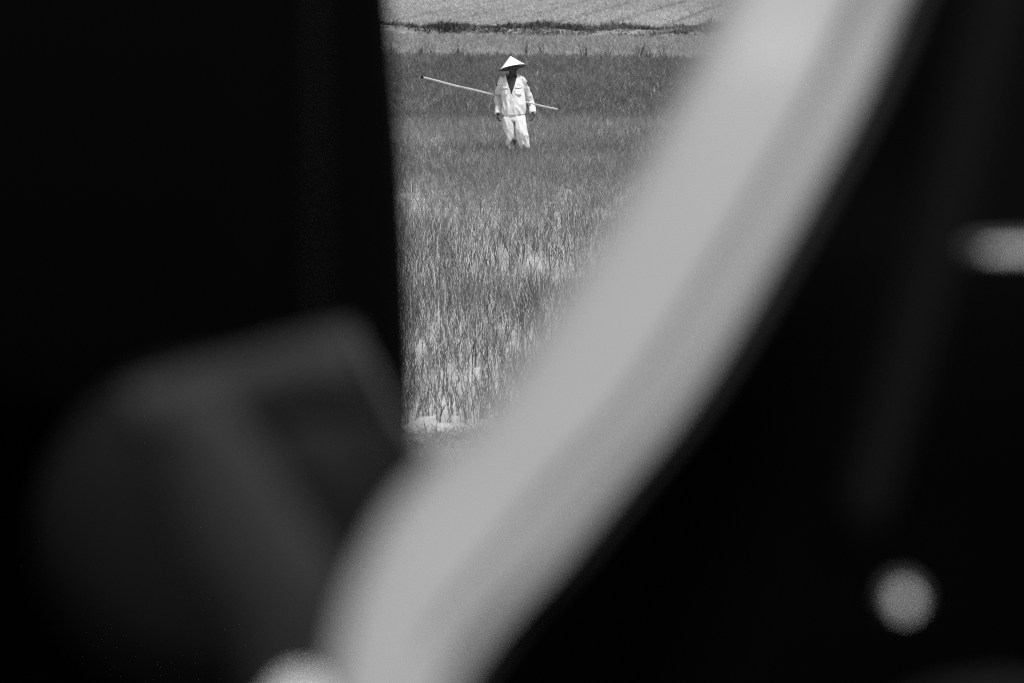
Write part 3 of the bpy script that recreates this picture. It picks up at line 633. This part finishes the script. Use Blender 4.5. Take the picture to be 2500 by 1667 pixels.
# black rear body and seat; its lower edge and the tail run out of the picture
def box_shell(name, x0, x1, z0, z1, y0, y1, bev, m, parent, taper=1.0):
    bm = bmesh.new(); rbox(bm, ((x0+x1)/2, (y0+y1)/2, (z0+z1)/2), (x1-x0, y1-y0, z1-z0), None, bev, 4)
    for v in bm.verts:
        t = (v.co.x-x0)/(x1-x0); k = taper+(1-taper)*t; v.co.z = z1-(z1-v.co.z)*k
    return link(name, bm, m, parent)
bx = bike.location.x; byy = bike.location.y
box_shell('crankcase', -0.70-bx, -0.16-bx, 0.015, 0.42, 0.15, 0.30, 0.05, m_black, bike)
box_shell('rear_body', -0.75-bx, -0.115-bx, 0.34, 0.70, 0.0, 0.22, 0.05, m_black, bike, 0.55)
bm = bmesh.new(); loft(bm, [Vector((-0.80-bx, 0.11, 0.80)), Vector((-0.74-bx, 0.11, 0.78)), Vector((-0.45-bx, 0.11, 0.755)), Vector((-0.22-bx, 0.11, 0.745)), Vector((-0.13-bx, 0.11, 0.73))],
     [(0.09, 0.03), (0.12, 0.045), (0.13, 0.05), (0.11, 0.045), (0.06, 0.03)], 20, ref=(0, 1, 0)); link('seat', bm, m_seat, bike)
# wheels
def wheel(parent, c, r, spokes=True, axis='Y'):
    wh = empty('wheel', c); wh.parent = parent
    if axis == 'X': wh.rotation_euler = (0, 0, PI/2)
    def tor(name, R_, r1, r2, m):
        bm = bmesh.new(); rg = []
        for k in range(48):
            a = 2*PI*k/48; rg.append([bm.verts.new(((R_+r1*math.cos(q))*math.cos(a), r2*math.sin(q), (R_+r1*math.cos(q))*math.sin(a))) for q in np.linspace(0, 2*PI, 13)[:-1]])
        for k in range(48):
            for q in range(12): bm.faces.new((rg[k][q], rg[k][(q+1) % 12], rg[(k+1) % 48][(q+1) % 12], rg[(k+1) % 48][q]))
        link(name, bm, m, wh)
    tor('tyre', r-0.035, 0.035, 0.035, m_rubber); tor('rim', r-0.075, 0.012, 0.022, m_sheen)
    bm = bmesh.new(); loft(bm, [Vector((0, -0.05, 0)), Vector((0, 0.05, 0))], [0.045, 0.045], 20)
    for k in range(18):
        a = 2*PI*k/18; loft(bm, [Vector((0.04*math.cos(a), 0.03*(-1)**k, 0.04*math.sin(a))), Vector(((r-0.08)*math.cos(a+0.15), 0, (r-0.08)*math.sin(a+0.15)))], [0.002, 0.002], 5, ref=(0, 1, 0))
    link('hub', bm, m_sheen, wh)
wheel(bike, Vector((-0.72-bx, 0.11, 0.28)), 0.28); wheel(bike, Vector((0.62-bx, 0.11, 0.28)), 0.28)
bm = bmesh.new(); loft(bm, [Vector((0.36-bx, 0.05, 1.0)), Vector((0.42-bx, 0.14, 1.01)), Vector((0.46-bx, 0.33, 0.97)), Vector((0.42-bx, 0.50, 1.01)), Vector((0.36-bx, 0.62, 1.0))], [0.016]*5, 12, ref=(0, 0, 1)); link('handlebar', bm, m_rubber, bike)
bm = bmesh.new(); loft(bm, [Vector((0.46-bx, 0.33, 1.0)), Vector((0.47-bx, 0.30, 0.8)), Vector((0.50-bx, 0.2, 0.5)), Vector((0.55-bx, 0.14, 0.35)), Vector((0.62-bx, 0.11, 0.28))], [0.05, 0.045, 0.04, 0.03, 0.02], 14, ref=(0, 1, 0)); link('steering_column', bm, m_black, bike)
bm = bmesh.new(); ellipsoid(bm, Vector((0.53-bx, 0.33, 0.95)), (0.08, 0.09, 0.085)); link('headlamp', bm, m_black, bike)
bm = bmesh.new(); loft(bm, [Vector((-0.1-bx, 0.3, 0.28)), Vector((-0.14-bx, 0.36, 0.02)), Vector((-0.15-bx, 0.38, 0.0))], [0.012, 0.012, 0.016], 10); link('side_stand', bm, m_sheen, bike)

# second motorbike, end-on and black, farther off on the left
b2o = empty('motorbike', (-0.36, 3.5, ZR))
tag(b2o, 'black motorbike parked end-on, dark blurred upright bulk filling the left side of the view', 'motorbike')
rowsa = [(-560, 700, -900, 3.5), (-560, 834, -500, 3.5), (-560, 866, -250, 3.5), (-560, 884, 0, 3.5), (-560, 901, 200, 3.5), (-560, 917, 400, 3.5), (-560, 928, 600, 3.5), (-560, 936, 800, 3.5), (-560, 941, 1000, 3.5), (-560, 925, 1150, 3.5), (-560, 880, 1330, 3.5), (-560, 830, 1480, 3.5)]
panel('front_apron', rowsa, [(0, -0.12), (0.02, -0.06), (0.12, 0.0), (0.35, 0.05), (0.5, 0.06), (0.65, 0.05), (0.88, 0.0), (0.98, -0.06), (1, -0.12)], m_black, b2o, 0.12)
wheel(b2o, Vector((0, -0.02, 0.26)), 0.26, axis='X'); wheel(b2o, Vector((0, 1.2, 0.26)), 0.26, axis='X')
bm = bmesh.new(); rbox(bm, (0, 0.8, 0.55), (0.30, 0.95, 0.34), None, 0.09, 4); link('rear_body', bm, m_black, b2o)
bm = bmesh.new(); rbox(bm, (0, 0.85, 0.77), (0.28, 0.75, 0.10), None, 0.045, 4); link('seat', bm, m_seat, b2o)
bm = bmesh.new(); rbox(bm, (0, 0.35, 0.26), (0.32, 0.5, 0.08), None, 0.03, 3); link('footboard', bm, m_rubber, b2o)
bm = bmesh.new(); ellipsoid(bm, (0, 0.06, 1.0), (0.13, 0.11, 0.09)); link('headlamp_cowl', bm, m_black, b2o)
bm = bmesh.new(); loft(bm, [Vector((-0.34, 0.12, 1.03)), Vector((-0.15, 0.08, 1.04)), Vector((0.15, 0.08, 1.04)), Vector((0.34, 0.12, 1.03))], [0.016]*4, 12, ref=(0, 0, 1)); link('handlebar', bm, m_rubber, b2o)
